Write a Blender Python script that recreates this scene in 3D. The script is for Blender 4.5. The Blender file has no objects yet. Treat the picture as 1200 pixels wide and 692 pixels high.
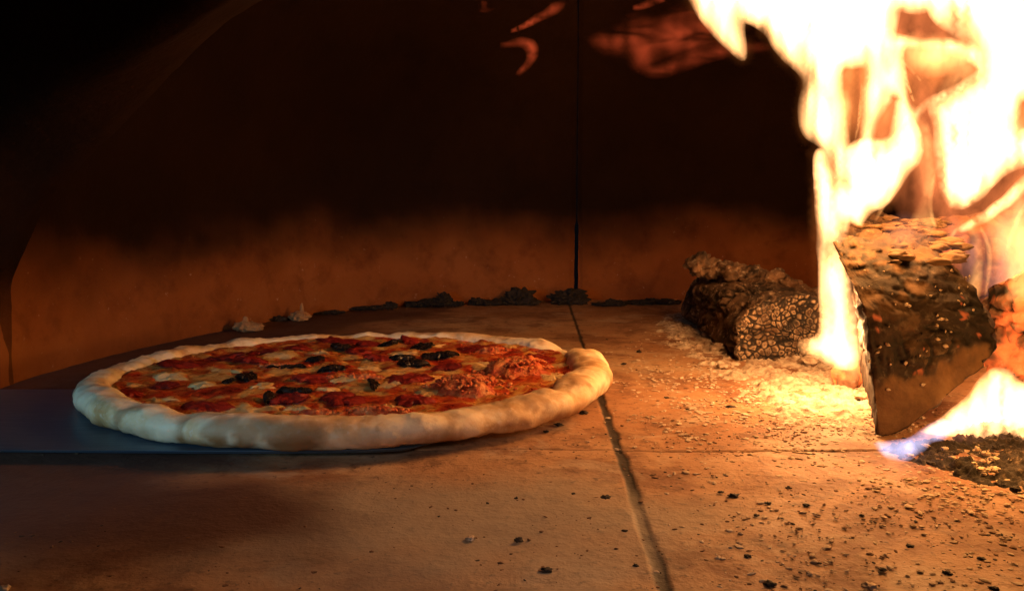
import bpy, bmesh, math, random
import numpy as np
from mathutils import Vector, noise, Matrix
from mathutils.geometry import delaunay_2d_cdt
random.seed(11)
S = bpy.context.scene
COL = S.collection
V = Vector

# ------------------------------------------------------------------ camera
H = 0.11; F = 1000.0; PITCH = math.atan(111 / F)
cp, sp = math.cos(PITCH), math.sin(PITCH)
cam_d = bpy.data.cameras.new('camera'); cam = bpy.data.objects.new('camera', cam_d); COL.objects.link(cam)
cam.location = (0, 0, H); cam.rotation_euler = (math.pi / 2 - PITCH, 0, 0)
cam_d.lens = 30.0; cam_d.sensor_width = 36.0; cam_d.clip_start = 0.01; cam_d.clip_end = 50
S.camera = cam

def ray(px, py):
    dx, dy = (px - 600) / F, (346 - py) / F
    return dx, dy * sp + cp, dy * cp - sp
def at(px, py, Y):
    x, y, z = ray(px, py); k = Y / y
    return V((x * k, Y, H + z * k))
def onz(px, py, z=0.0):
    x, y, zz = ray(px, py); k = (z - H) / zz
    return V((x * k, y * k, z))

def fbm(p, oct=4, h=0.9, lac=2.1):
    return noise.fractal(V(p), h, lac, oct)
def n1(x, y=0, z=0):
    return noise.noise(V((x, y, z)))
def sstep(a, b, x):
    t = min(1, max(0, (x - a) / (b - a))); return t * t * (3 - 2 * t)

# ------------------------------------------------------------------ materials
def mat(name):
    m = bpy.data.materials.new(name); m.use_nodes = True
    nt = m.node_tree; b = nt.nodes['Principled BSDF']
    return m, nt, b
def nd(nt, t, **kw):
    n = nt.nodes.new(t)
    for k, v in kw.items(): setattr(n, k, v)
    return n
def tex_noise(nt, scale, detail=5, rough=.6, dist=0.0, vec=None):
    n = nd(nt, 'ShaderNodeTexNoise'); n.inputs['Scale'].default_value = scale
    n.inputs['Detail'].default_value = detail; n.inputs['Roughness'].default_value = rough
    n.inputs['Distortion'].default_value = dist
    if vec: nt.links.new(vec, n.inputs['Vector'])
    return n
def coords(nt, scale=None):
    c = nd(nt, 'ShaderNodeTexCoord'); o = c.outputs['Object']
    if scale:
        m = nd(nt, 'ShaderNodeMapping'); m.inputs['Scale'].default_value = scale
        nt.links.new(o, m.inputs['Vector']); o = m.outputs['Vector']
    return o
def ramp(nt, fac, stops):
    r = nd(nt, 'ShaderNodeValToRGB'); e = r.color_ramp.elements
    while len(e) < len(stops): e.new(0.5)
    for el, (p, c) in zip(e, stops):
        el.position = p; el.color = (c[0], c[1], c[2], 1) if hasattr(c, '__len__') else (c, c, c, 1)
    nt.links.new(fac, r.inputs['Fac']); return r.outputs['Color']
def mix(nt, fac, a, b, mode='MIX'):
    m = nd(nt, 'ShaderNodeMix', data_type='RGBA', blend_type=mode)
    for sock, v in ((m.inputs[0], fac), (m.inputs[6], a), (m.inputs[7], b)):
        if hasattr(v, 'is_output'): nt.links.new(v, sock)
        elif hasattr(v, '__len__'): sock.default_value = (v[0], v[1], v[2], 1)
        else: sock.default_value = v
    return m.outputs[2]
def bump(nt, b, height, strength, dist=0.001, chain=None):
    n = nd(nt, 'ShaderNodeBump'); n.inputs['Strength'].default_value = strength
    n.inputs['Distance'].default_value = dist
    nt.links.new(height, n.inputs['Height'])
    if chain: nt.links.new(chain, n.inputs['Normal'])
    nt.links.new(n.outputs['Normal'], b.inputs['Normal']); return n.outputs['Normal']
def attr(nt, name):
    a = nd(nt, 'ShaderNodeAttribute'); a.attribute_name = name; return a.outputs['Fac']
L = lambda nt, a, b: nt.links.new(a, b)

def m_floor():
    m, nt, b = mat('baked_clay_tile'); c = coords(nt)
    n0 = tex_noise(nt, 5, 6, .62, .4, c); n1_ = tex_noise(nt, 17, 6, .65, .2, c); n2 = tex_noise(nt, 70, 5, .7, 0, c)
    n3 = tex_noise(nt, 260, 3, .6, 0, c); n4 = tex_noise(nt, 26, 5, .6, .6, coords(nt, (1, 1.3, 1)))
    base = ramp(nt, n0.outputs['Fac'], [(.34, (.24, .105, .045)), (.45, (.38, .19, .09)), (.55, (.47, .275, .145)), (.66, (.52, .36, .22))])
    base = mix(nt, ramp(nt, n1_.outputs['Fac'], [(.50, 0), (.58, .8)]), base, (.20, .082, .038))
    base = mix(nt, ramp(nt, n4.outputs['Fac'], [(.54, 0), (.66, .6)]), base, (.50, .38, .27))
    base = mix(nt, ramp(nt, n2.outputs['Fac'], [(.54, 0), (.66, .65)]), base, (.13, .06, .03))
    base = mix(nt, ramp(nt, n3.outputs['Fac'], [(.60, 0), (.68, .7)]), base, (.07, .034, .02))
    base = mix(nt, attr(nt, 'joint'), base, (.028, .018, .012))
    base = mix(nt, attr(nt, 'grey_patch'), base, (.33, .27, .20))
    base = mix(nt, attr(nt, 'soot_and_shade'), base, (.075, .024, .014))  # on the tiles: shade at the left, painted in as a dark tone
    L(nt, base, b.inputs['Base Color'])
    L(nt, ramp(nt, n1_.outputs['Fac'], [(.3, .62), (.7, .85)]), b.inputs['Roughness'])
    k = bump(nt, b, n2.outputs['Fac'], .5, .002)
    bump(nt, b, n3.outputs['Fac'], .45, .0008, k)
    return m
def m_dome():
    m, nt, b = mat('sooty_refractory'); c = coords(nt)
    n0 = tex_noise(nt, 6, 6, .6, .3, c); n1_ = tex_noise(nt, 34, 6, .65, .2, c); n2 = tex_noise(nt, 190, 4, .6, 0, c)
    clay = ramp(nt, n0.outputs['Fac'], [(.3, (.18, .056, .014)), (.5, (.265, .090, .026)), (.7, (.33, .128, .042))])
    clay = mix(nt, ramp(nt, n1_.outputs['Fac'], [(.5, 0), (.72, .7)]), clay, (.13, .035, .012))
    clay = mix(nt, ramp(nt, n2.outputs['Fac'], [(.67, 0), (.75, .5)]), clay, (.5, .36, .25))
    soot_and_shade = ramp(nt, n0.outputs['Fac'], [(.3, (.0022, .0010, .0005)), (.7, (.0060, .0027, .0011))])
    base = mix(nt, attr(nt, 'soot_and_shade'), clay, soot_and_shade)
    L(nt, base, b.inputs['Base Color']); b.inputs['Roughness'].default_value = .85; b.inputs['Specular IOR Level'].default_value = .12
    k = bump(nt, b, n1_.outputs['Fac'], .7, .003); bump(nt, b, n2.outputs['Fac'], .5, .0009, k)
    return m
def m_crust():
    m, nt, b = mat('dough_crust'); c = coords(nt)
    n0 = tex_noise(nt, 26, 5, .6, .3, c); n1_ = tex_noise(nt, 90, 6, .65, 0, c); n2 = tex_noise(nt, 420, 3, .6, 0, c)
    base = ramp(nt, n0.outputs['Fac'], [(.36, (.88, .75, .54)), (.50, (.86, .69, .45)), (.58, (.78, .54, .29)), (.67, (.55, .31, .12))])
    base = mix(nt, ramp(nt, n1_.outputs['Fac'], [(.54, 0), (.66, .5)]), base, (.52, .31, .14))
    base = mix(nt, ramp(nt, n2.outputs['Fac'], [(.55, 0), (.7, .35)]), base, (.85, .78, .66))
    base = mix(nt, attr(nt, 'toast'), base, (.30, .135, .045))
    L(nt, base, b.inputs['Base Color']); b.inputs['Roughness'].default_value = .72
    b.inputs['Subsurface Weight'].default_value = .12; b.inputs['Subsurface Radius'].default_value = (.004, .002, .001)
    b.inputs['Subsurface Scale'].default_value = 1.0
    k = bump(nt, b, n1_.outputs['Fac'], .45, .0016); bump(nt, b, n2.outputs['Fac'], .35, .0005, k)
    return m
def m_wet(name, stops, scale=60, rough=.33, bs=.5, spec=.5):
    m, nt, b = mat(name); c = coords(nt)
    n0 = tex_noise(nt, scale, 6, .62, .6, c); n1_ = tex_noise(nt, scale * 4, 5, .6, 0, c)
    base = ramp(nt, n0.outputs['Fac'], stops)
    L(nt, base, b.inputs['Base Color'])
    L(nt, ramp(nt, n1_.outputs['Fac'], [(.3, rough * .7), (.7, min(1, rough * 1.7))]), b.inputs['Roughness'])
    b.inputs['Specular IOR Level'].default_value = spec
    bump(nt, b, n1_.outputs['Fac'], bs, .0012)
    return m
def m_char(name, dark, light, glow=0.0, ash=.35, crack=True):
    """charred wood: attribute 'crack' = groove between scales, 'raw' = bare wood not burnt yet"""
    m, nt, b = mat(name); c = coords(nt)
    n0 = tex_noise(nt, 45, 6, .65, .3, c); n1_ = tex_noise(nt, 230, 5, .65, 0, c)
    g = tex_noise(nt, 28, 6, .7, 1.2, coords(nt, (1, .18, 1)))
    base = ramp(nt, n0.outputs['Fac'], [(.35, dark), (.60, light)])
    base = mix(nt, ramp(nt, n1_.outputs['Fac'], [(.55, 0), (.68, ash)]), base, (.42, .34, .27))
    wood = ramp(nt, g.outputs['Fac'], [(.32, (.12, .055, .022)), (.5, (.22, .115, .047)), (.68, (.30, .175, .08))])
    base = mix(nt, attr(nt, 'raw'), base, wood)
    base = mix(nt, attr(nt, 'ridge'), base, (.50, .35, .22))  # pale ash rims, with flame-lit highlights on raised edges painted in
    base = mix(nt, attr(nt, 'crack'), base, (.012, .008, .006))
    L(nt, base, b.inputs['Base Color']); b.inputs['Roughness'].default_value = .82
    k = bump(nt, b, n0.outputs['Fac'], .5, .003); bump(nt, b, n1_.outputs['Fac'], .6, .001, k)
    if glow:
        e = mix(nt, attr(nt, 'hot'), (0, 0, 0), (1, .13, .02))
        L(nt, e, b.inputs['Emission Color']); b.inputs['Emission Strength'].default_value = glow
    return m
def m_plain(name, stops, scale=80, rough=.85, bs=.4, dist=.001, metal=0.0):
    m, nt, b = mat(name); c = coords(nt)
    n0 = tex_noise(nt, scale, 5, .62, .2, c)
    L(nt, ramp(nt, n0.outputs['Fac'], stops), b.inputs['Base Color'])
    b.inputs['Roughness'].default_value = rough; b.inputs['Metallic'].default_value = metal
    bump(nt, b, n0.outputs['Fac'], bs, dist)
    return m
def m_flame(name, col, strength, streak=0.0, sc=(1, 1, .28), nscale=55):
    m = bpy.data.materials.new(name); m.use_nodes = True; nt = m.node_tree; nt.nodes.clear()
    o = nd(nt, 'ShaderNodeOutputMaterial'); e = nd(nt, 'ShaderNodeEmission')
    e.inputs['Color'].default_value = (*col, 1); e.inputs['Strength'].default_value = strength
    L(nt, e.outputs[0], o.inputs['Volume'])
    if streak:
        n = tex_noise(nt, nscale, 2, .5, .8, coords(nt, sc))
        mr = nd(nt, 'ShaderNodeMapRange'); mr.inputs['From Min'].default_value = .36; mr.inputs['From Max'].default_value = .62
        mr.inputs['To Min'].default_value = strength * (1 - streak); mr.inputs['To Max'].default_value = strength * (1 + .5 * streak)
        L(nt, n.outputs['Fac'], mr.inputs['Value']); L(nt, mr.outputs[0], e.inputs['Strength'])
    return m

# ------------------------------------------------------------------ object helpers
def obj(name, verts, faces, m, parent=None, smooth=True, attrs=None):
    me = bpy.data.meshes.new(name); me.from_pydata([tuple(v) for v in verts], [], faces); me.update()
    if smooth: me.polygons.foreach_set('use_smooth', [True] * len(me.polygons))
    me.materials.append(m)
    for k, vals in (attrs or {}).items():
        a = me.attributes.new(k, 'FLOAT', 'POINT'); a.data.foreach_set('value', [float(x) for x in vals])
    o = bpy.data.objects.new(name, me); COL.objects.link(o)
    if parent: o.parent = parent
    return o
def tag(o, label=None, cat=None, group=None, kind=None):
    if label: o['label'] = label
    if cat: o['category'] = cat
    if group: o['group'] = group
    if kind: o['kind'] = kind
    return o
def empty(name, loc, label, cat, group=None):
    o = bpy.data.objects.new(name, None); COL.objects.link(o); o.location = loc; o.empty_display_size = .02
    return tag(o, label, cat, group)
def child(name, verts, faces, m, root, **kw):
    """verts given in world space, stored relative to the root"""
    loc = V(root.location)
    return obj(name, [V(v) - loc for v in verts], faces, m, root, **kw)
def recentre(o):
    me = o.data; n = len(me.vertices); a = np.empty(n * 3); me.vertices.foreach_get('co', a); a = a.reshape(-1, 3)
    c = np.array([a[:, 0].mean(), a[:, 1].mean(), a[:, 2].min()]); me.vertices.foreach_set('co', (a - c).ravel()); o.location = V(c) + o.location; me.update()
    return o
def grid_faces(nu, nv, closed_u=False, off=0):
    f = []
    for j in range(nv - 1):
        for i in range(nu if closed_u else nu - 1):
            a = off + j * nu + i; b = off + j * nu + (i + 1) % nu
            f.append((a, b, b + nu, a + nu))
    return f
def catmull(pts, n=6, closed=True):
    out = []; N = len(pts)
    for i in range(N if closed else N - 1):
        if closed: p = [pts[(i + k - 1) % N] for k in range(4)]
        else: p = [pts[min(N - 1, max(0, i + k - 1))] for k in range(4)]
        for s in range(n):
            t = s / n
            out.append(tuple(.5 * (2 * b + (c - a) * t + (2 * a - 5 * b + 4 * c - d) * t * t + (3 * b - a - 3 * c + d) * t ** 3)
                             for a, b, c, d in zip(*p)))
    if not closed: out.append(tuple(pts[-1]))
    return out

_ico = {}
def ico(sub):
    if sub not in _ico:
        bm = bmesh.new(); bmesh.ops.create_icosphere(bm, subdivisions=sub, radius=1)
        _ico[sub] = ([v.co.copy() for v in bm.verts], [tuple(v.index for v in f.verts) for f in bm.faces]); bm.free()
    return _ico[sub]
def lump(center, size, seed, sub=2, rough=.35, rot=None, freq=1.3, flat_bottom=None):
    vs, fs = ico(sub); R = Matrix.Rotation(random.uniform(0, 6.28) if rot is None else rot, 3, 'Z'); out = []
    for v in vs:
        d = 1 + rough * fbm(v * freq + V((seed * 7.3, seed * 1.7, 0)), 3) + .35 * rough * n1(v.x * 4 + seed, v.y * 4, v.z * 4)
        p = V((v.x * size[0], v.y * size[1], v.z * size[2])) * d
        p = R @ p + V(center)
        if flat_bottom is not None and p.z < flat_bottom: p.z = flat_bottom - .0002
        out.append(p)
    return out, fs
class Soup:
    def __init__(s): s.v, s.f = [], []
    def add(s, vs, fs):
        o = len(s.v); s.v += list(vs); s.f += [tuple(i + o for i in f) for f in fs]

# ------------------------------------------------------------------ the oven floor
M_FLOOR = m_floor()
JA, JB = onz(670, 365), onz(780, 692)
jd = (JB - JA); jd.normalize(); ang = math.atan2(jd.x, -jd.y)        # the long joint runs almost straight away from the camera
CROSS = onz(850, 528).y
def axis(a, b, fine, step, joints, w=.010):
    xs = []; x = a
    while x < b:
        xs.append(x)
        d = min(abs(x - j) for j in joints)
        x += fine if d < w else step
    return xs
us = axis(-.62, .85, .0006, .0032, [0.0]); vs_ = axis(-.14, 1.05, .0008, .0034, [CROSS], .006)
us = axis(-.66, .86, .0006, .0034, [0.0, ]); fv, ja, st, floor_shade = [], [], [], []
JX0 = JA.x - jd.x / jd.y * JA.y                                          # joint x at y = 0
slope = jd.x / jd.y
for y in vs_:
    for u in us:
        jx = JX0 + slope * y
        x = jx + u
        wob = .0011 * n1(y * 38, 3.1) + .0005 * n1(y * 160, 9.1)
        nearw = .0020 + .0006 * sstep(.45, .24, y) - .0014 * sstep(.5, .62, y)
        chip = max(0, n1(y * 55, 17.7)) * .0022 * sstep(.75, .45, y)
        d1 = (abs(u - wob) if u < wob else max(0, u - wob - chip)) - nearw * .5
        g = 1 - sstep(-.0004, .0019 + .0008 * n1(y * 90, 31), d1)
        wob2 = .0006 * n1(x * 60, 5.5)
        d2 = abs(y - CROSS - wob2 - .002 * (u < 0)) - (.0006 if u > 0 else .0003)
        g2 = (1 - sstep(0, .0009, d2)) * (.75 if u > 0 else .4)
        fill = .55 + .45 * n1(y * 70, 2.2)
        z = -.0012 * g * max(.35, fill) - .0016 * g2 + .0007 * fbm((x * 16, y * 16, 0), 4) + .00025 * fbm((x * 120, y * 120, 3), 3)
        fv.append((x, y, z))
        ja.append(max(min(1, g * (1.15 + .25 * n1(x * 300, y * 120))), g2 * (.55 + .3 * n1(x * 40, y * 40))) + .30 * max(0, 1 - max(0, d1) / .012) * max(0, fbm((x * 70, y * 45, 8), 3) + .25))
        # greyer patch in front of the pizza; shade painted dark over the left floor
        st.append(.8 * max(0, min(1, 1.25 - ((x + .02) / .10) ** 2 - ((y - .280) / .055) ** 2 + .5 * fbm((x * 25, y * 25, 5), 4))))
        floor_shade.append(max(0, min(.93, sstep(-.065, -.15, x + .16 * fbm((x * 9, y * 9, 2), 4) * .5) * .95 * sstep(.19, .285, y + .012 * fbm((x * 30, y * 30, 2), 3)))))
floor = obj('floor', fv, grid_faces(len(us), len(vs_)), M_FLOOR, attrs={'joint': ja, 'grey_patch': st, 'soot_and_shade': floor_shade})
tag(floor, kind='structure')

# ------------------------------------------------------------------ oven: dome in two segments, mouth arch
M_DOME = m_dome()
JD = (675 - 600) / F / ray(675, 346)[1]
C0 = V((JD * .30, .30, 0))
oven = empty('pizza_oven', (C0.x, C0.y, 0), 'domed clay pizza oven with sooty black inside and upright joint in its back wall', 'oven')
base = [onz(*p) for p in ((-60, 478), (15, 452), (150, 411), (250, 391), (312, 378), (370, 368), (412, 362.5), (480, 357.5), (560, 354.5), (675, 352), (790, 350), (960, 352))]
base = [V((-.37, .26, 0)), V((-.375, .36, 0))] + base + [V((.52, .85, 0)), V((.68, .68, 0)), V((.75, .45, 0)), V((.76, .26, 0))]
pol = sorted((math.atan2(p.y - C0.y, p.x - C0.x), math.hypot(p.x - C0.x, p.y - C0.y)) for p in base)
pa = np.array([a for a, r in pol]); pr = np.array([r for a, r in pol])
def Rw(t):
    return sum(np.interp(t + k * .05, pa, pr) for k in (-2, -1, 0, 1, 2)) / 5
TJ = math.atan2(1, JD)
def segment(t0, t1, seed, joint_at):
    nt_, rows = 150, 90; rings = []
    W, TOP = .085, .40
    def pt(t, s, out):
        R = Rw(t) + out
        if s < .22: r, z = R, -.004 + s / .22 * (W + .004)
        else:
            a = (s - .22) / .78 * math.pi / 2
            r, z = R * math.cos(a) ** .9, W + (TOP + out - W) * math.sin(a)
        return r, z
    verts, soot_and_shade = [], []
    for out in (0, .06):
        for j in range(rows):
            s = j / (rows - 1)
            for i in range(nt_):
                q = i / (nt_ - 1)
                q = q ** 2.2 if joint_at == 0 else 1 - (1 - q) ** 2.2
                t = t0 + (t1 - t0) * q
                r, z = pt(t, s, out)
                # gap of the joint: wider and chipped low down
                gap = (.0021 if z < .085 else .0006) + .0007 * max(0, n1(z * 90, seed)) + .0006 * n1(z * 300, seed + 5)
                edge = (q if joint_at == 0 else 1 - q)
                dt = gap / max(.05, r) * (1 if joint_at == 0 else -1) * (1 - min(1, edge * 3))
                t2 = t + dt
                if out == 0:
                    r += .0016 * fbm((math.cos(t2) * 8, math.sin(t2) * 8, z * 14 + seed), 4) + .0005 * fbm((math.cos(t2) * 40, math.sin(t2) * 40, z * 60), 3)
                    ed = edge * abs(t1 - t0) * Rw(t)
                    r += .0025 * (1 - sstep(0, .006, ed))
                verts.append((C0.x + r * math.cos(t2), C0.y + r * math.sin(t2), z))
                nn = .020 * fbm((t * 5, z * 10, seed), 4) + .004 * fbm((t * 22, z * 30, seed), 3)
                soot_and_shade.append(sstep(.034, .100, z + nn) * .96 if out == 0 else 1)
    f = grid_faces(nt_, rows); n = nt_ * rows
    f += [tuple(i + n for i in reversed(q)) for q in grid_faces(nt_, rows)]
    for j in range(rows - 1):                    # close the two upright edges
        a, b = j * nt_, (j + 1) * nt_; f.append((a, b, b + n, a + n))
        a, b = j * nt_ + nt_ - 1, (j + 1) * nt_ + nt_ - 1; f.append((b, a, a + n, b + n))
    for i in range(nt_ - 1): f.append((i + 1, i, i + n, i + 1 + n))
    return child('dome_segment', verts, f, M_DOME, oven, attrs={'soot_and_shade': soot_and_shade})
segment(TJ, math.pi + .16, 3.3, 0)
segment(-.16, TJ, 8.8, 1)

# arch of the mouth: stands obliquely, left jamb far, right jamb beside the camera
rear = [(15, 455, .505), (13, 400, .505), (16, 335, .505), (35, 280, .50), (65, 225, .49), (173, 117, .455), (243, 45, .43), (335, -15, .40),
        (480, -85, .36), (720, -150, .32), (1100, -170, .28), (1500, -60, .25), (1800, 200, .23), (1900, 560, .22)]
front = [(-75, 500, .455), (-80, 400, .455), (-60, 300, .455), (-40, 225, .45), (0, 163, .44), (110, 95, .41), (200, 42, .385), (275, -10, .355),
         (430, -110, .32), (720, -200, .28), (1130, -230, .24), (1580, -110, .21), (1920, 170, .19), (2050, 600, .18)]
rear = catmull([tuple(at(*p)) for p in rear], 8, False); front = catmull([tuple(at(*p)) for p in front], 8, False)
cc = V((.08, .33, .08)); av, asoot = [], []
def out_pt(p, k, dy):
    p = V(p); d = p - cc; d.y = 0; d.normalize(); return p + d * k + V((0, dy, 0))
loops = []
for k in range(5): loops.append([V(r).lerp(V(f_), k / 4) for r, f_ in zip(rear, front)])
loops.append([out_pt(f_, .012, -.004) for f_ in front]); loops.append([out_pt(f_, .35, -.02) for f_ in front])
loops.append([out_pt(f_, .35, .10) for f_ in front]); loops.append([out_pt(r, .01, .012) for r in rear])
N = len(rear)
for k, lp in enumerate(loops):
    for i, p in enumerate(lp):
        p = V(p)
        if p.z < .0: p.z = -.003
        if k < 6: p = p + V((1, 0, -.3)) * (.0015 * fbm(p * 40, 3))
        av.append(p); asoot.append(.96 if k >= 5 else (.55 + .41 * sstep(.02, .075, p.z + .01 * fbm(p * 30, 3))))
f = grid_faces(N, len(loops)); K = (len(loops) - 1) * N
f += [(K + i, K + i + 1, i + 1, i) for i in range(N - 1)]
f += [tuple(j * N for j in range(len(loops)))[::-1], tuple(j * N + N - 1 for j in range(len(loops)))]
child('mouth_arch', av, f, M_DOME, oven, attrs={'soot_and_shade': asoot})

# ------------------------------------------------------------------ the peel under the pizza
M_STEEL, nt, b = mat('brushed_steel'); c = coords(nt, (1, 14, 1)); n = tex_noise(nt, 45, 5, .6, 0, c)
L(nt, ramp(nt, n.outputs['Fac'], [(.3, (.12, .19, .28)), (.7, (.20, .28, .38))]), b.inputs['Base Color'])
b.inputs['Metallic'].default_value = .85; b.inputs['Roughness'].default_value = .48; bump(nt, b, n.outputs['Fac'], .15, .0004)
PZ = .0035
peel = empty('pizza_peel', (-.30, .415, PZ), 'thin steel pizza peel reaching in from the left under the pizza', 'peel')
y0, y1 = .352, .470
outl = [(-.02, y0 + .04), (-.035, y0 + .012), (-.07, y0), (-.25, y0), (-.44, y0 + .002), (-.485, y0 + .012), (-.50, y0 + .040), (-.50, y1 - .040), (-.485, y1 - .012), (-.44, y1 - .002), (-.25, y1), (-.07, y1), (-.035, y1 - .012), (-.02, y1 - .04)]
outl = catmull(outl, 5); n_ = len(outl); pv = []
for z, ins in ((PZ, .0034), (PZ + .0010, .0010), (PZ + .0014, .0001), (PZ + .0016, .0006)):
    for (x, y) in outl:
        d = V((x + .26, y - (y0 + y1) / 2)); d.normalize(); pv.append((x - d.x * ins, y - d.y * ins, z))
f = grid_faces(n_, 4, True); f += [tuple(range(n_))[::-1], tuple(range(3 * n_, 4 * n_))]
blade = child('blade', pv, f, M_STEEL, peel, smooth=False)
hv = []
for x in (-.49, -.55, -.62, -.95):
    for k in range(14):
        a = k / 14 * 2 * math.pi; w = {-.49: .014, -.55: .012, -.62: .010, -.95: .010}[x]
        hv.append((x, (y0 + y1) / 2 + w * math.cos(a), PZ + .011 + (.010 if x < -.5 else .010) * math.sin(a) * (1 if x < -.5 else .9)))
f = grid_faces(14, 4, True); f += [tuple(range(14))[::-1], tuple(range(42, 56))]
child('handle', hv, f, M_STEEL, peel)

# ------------------------------------------------------------------ the pizza
PC = V((-.0872, .4770, 0)); PA, PB = .1445, .1310
PR = math.radians(9.0); ex = V((math.cos(PR), math.sin(PR), 0)); ey = V((-math.sin(PR), math.cos(PR), 0))
ZB = PZ + .0019
pizza = empty('pizza', (PC.x, PC.y, ZB), 'round pizza with pale puffy crust, melted cheese, red salami and black olives', 'pizza')
M_CRUST = m_crust()
def pz(t, r):                                   # r = fraction of the outer edge
    w = 1 + .012 * n1(math.cos(t) * 1.6 + 5, math.sin(t) * 1.6) + .006 * n1(math.cos(t) * 5, math.sin(t) * 5, 4)
    return PC + ex * (PA * w * r * math.cos(t)) + ey * (PB * w * r * math.sin(t))
def rim(t):
    c_, s_ = math.cos(t), math.sin(t)
    k = n1(c_ * 2.3 + 9, s_ * 2.3, 1); k2 = n1(c_ * 6.5, s_ * 6.5, 7)
    w = .0095 + .0011 * k + .0009 * k2
    h = .0068 + .0009 * k + .0008 * k2
    # thick bulb at the right-hand end with a notch behind it, thinner at the far side
    a = math.degrees(t) % 360
    bulb = math.exp(-((a - 352) / 30) ** 2) if a > 180 else math.exp(-((a + 8) / 20) ** 2)
    w += .0019 * bulb; h += .0015 * bulb
    notch = math.exp(-((a - 21) / 6) ** 2); h -= .0026 * notch; w -= .0015 * notch
    far = math.exp(-((a - 95) / 45) ** 2); h -= .0012 * far; w -= .0015 * far
    return w, h
NT, NP = 420, 40; cv, toast = [], []
def crust_pt(t, p):
    w, h = rim(t); o = pz(t, 1.0); d = (o - PC).normalized()
    c_, s_ = math.cos(p), math.sin(p)
    cx = o - d * w
    q = cx + d * (w * math.copysign(abs(c_) ** .85, c_)) + V((0, 0, ZB + h * .92 + h * s_))
    disp = .0013 * fbm((q.x * 55, q.y * 55, q.z * 70), 4) + .0006 * fbm((q.x * 190, q.y * 190, q.z * 190), 3)
    disp += .0004 * n1(math.cos(t) * 21, math.sin(t) * 21, q.z * 60) + .0003 * n1(math.cos(t) * 70, math.sin(t) * 70, q.z * 45)
    # blisters
    vd, _ = noise.voronoi(V((q.x * 42, q.y * 42, q.z * 42)))[:2]
    disp += .0010 * (1 - sstep(0, .45, vd[0]))
    q += (d * c_ + V((0, 0, s_))) * disp
    if q.z < ZB: q.z = ZB + .0002 * n1(q.x * 90, q.y * 90)
    return q
for j in range(NP):
    p = j / NP * 2 * math.pi
    for i in range(NT):
        t = i / NT * 2 * math.pi
        q = crust_pt(t, p); cv.append(q)
        low = sstep(.0105, .0015, q.z - ZB - .004 * fbm((q.x * 22, q.y * 22, 9), 2)) * (math.cos(p) > -.2)
        blot = sstep(.12, .48, fbm((q.x * 45 + 3, q.y * 45, q.z * 45), 4)); vs3, vp3 = noise.voronoi(V((q.x * 75 + 2, q.y * 75, q.z * 75)))[:2]; blot = max(blot, (1 - sstep(.12, .42, vs3[0] + .15 * n1(q.x * 400, q.y * 400, q.z * 400))) * sstep(.25, .5, n1(vp3[0].x * 3.3, vp3[0].y * 3.3, vp3[0].z * 3.3)))
        toast.append(min(1, low * (.30 + .7 * max(0, fbm((q.x * 60, q.y * 60, 1), 3) + .4)) + .62 * blot * (math.cos(p) > -.5)))
f = []
for j in range(NP):
    for i in range(NT):
        a, b_ = j * NT + i, j * NT + (i + 1) % NT; k = ((j + 1) % NP) * NT
        f.append((a, b_, k + (i + 1) % NT, k + i))
# flat dough base below the toppings
o = len(cv)
for i in range(NT):
    t = i / NT * 2 * math.pi; q = pz(t, .93); q.z = ZB + .0005; cv.append(q); toast.append(.4)
f.append(tuple(range(o, o + NT))[::-1])
for i in range(NT):
    t = i / NT * 2 * math.pi; q = pz(t, .9); q.z = ZB + .007; cv.append(q); toast.append(.1)
f.append(tuple(range(o + NT, o + 2 * NT)))
f += [(o + i, o + (i + 1) % NT, o + NT + (i + 1) % NT, o + NT + i) for i in range(NT)]
child('crust', cv, f, M_CRUST, pizza, attrs={'toast': toast})

M_SAUCE = m_wet('sauce_and_melted_cheese', [(.30, (.11, .008, .004)), (.40, (.34, .026, .009)), (.49, (.50, .085, .016)), (.55, (.60, .26, .055)), (.64, (.66, .40, .13)), (.74, (.40, .05, .015))], 62, .28, .9)
ZS = ZB + .0086
def surf(x, y):
    return ZS + .0016 * fbm((x * 48, y * 48, 2), 4) + .0008 * fbm((x * 150, y * 150, 6), 3)
NR = 90; sv = []
for j in range(NR + 1):
    for i in range(NT):
        t = i / NT * 2 * math.pi
        w, h = rim(t); d = (pz(t, 1) - PC).length
        edge = (d - 1.55 * w + .0035 * n1(math.cos(t) * 6, math.sin(t) * 6, 3) + .0018 * n1(math.cos(t) * 19, math.sin(t) * 19, 8)) / d
        q = pz(t, edge * max(.001, j / NR)); r = j / NR
        q.z = surf(q.x, q.y) + .0012 * sstep(.9, .97, r) - .006 * sstep(.965, 1, r)
        sv.append(q)
child('sauce', sv, grid_faces(NT, NR + 1, True), M_SAUCE, pizza)

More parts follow.
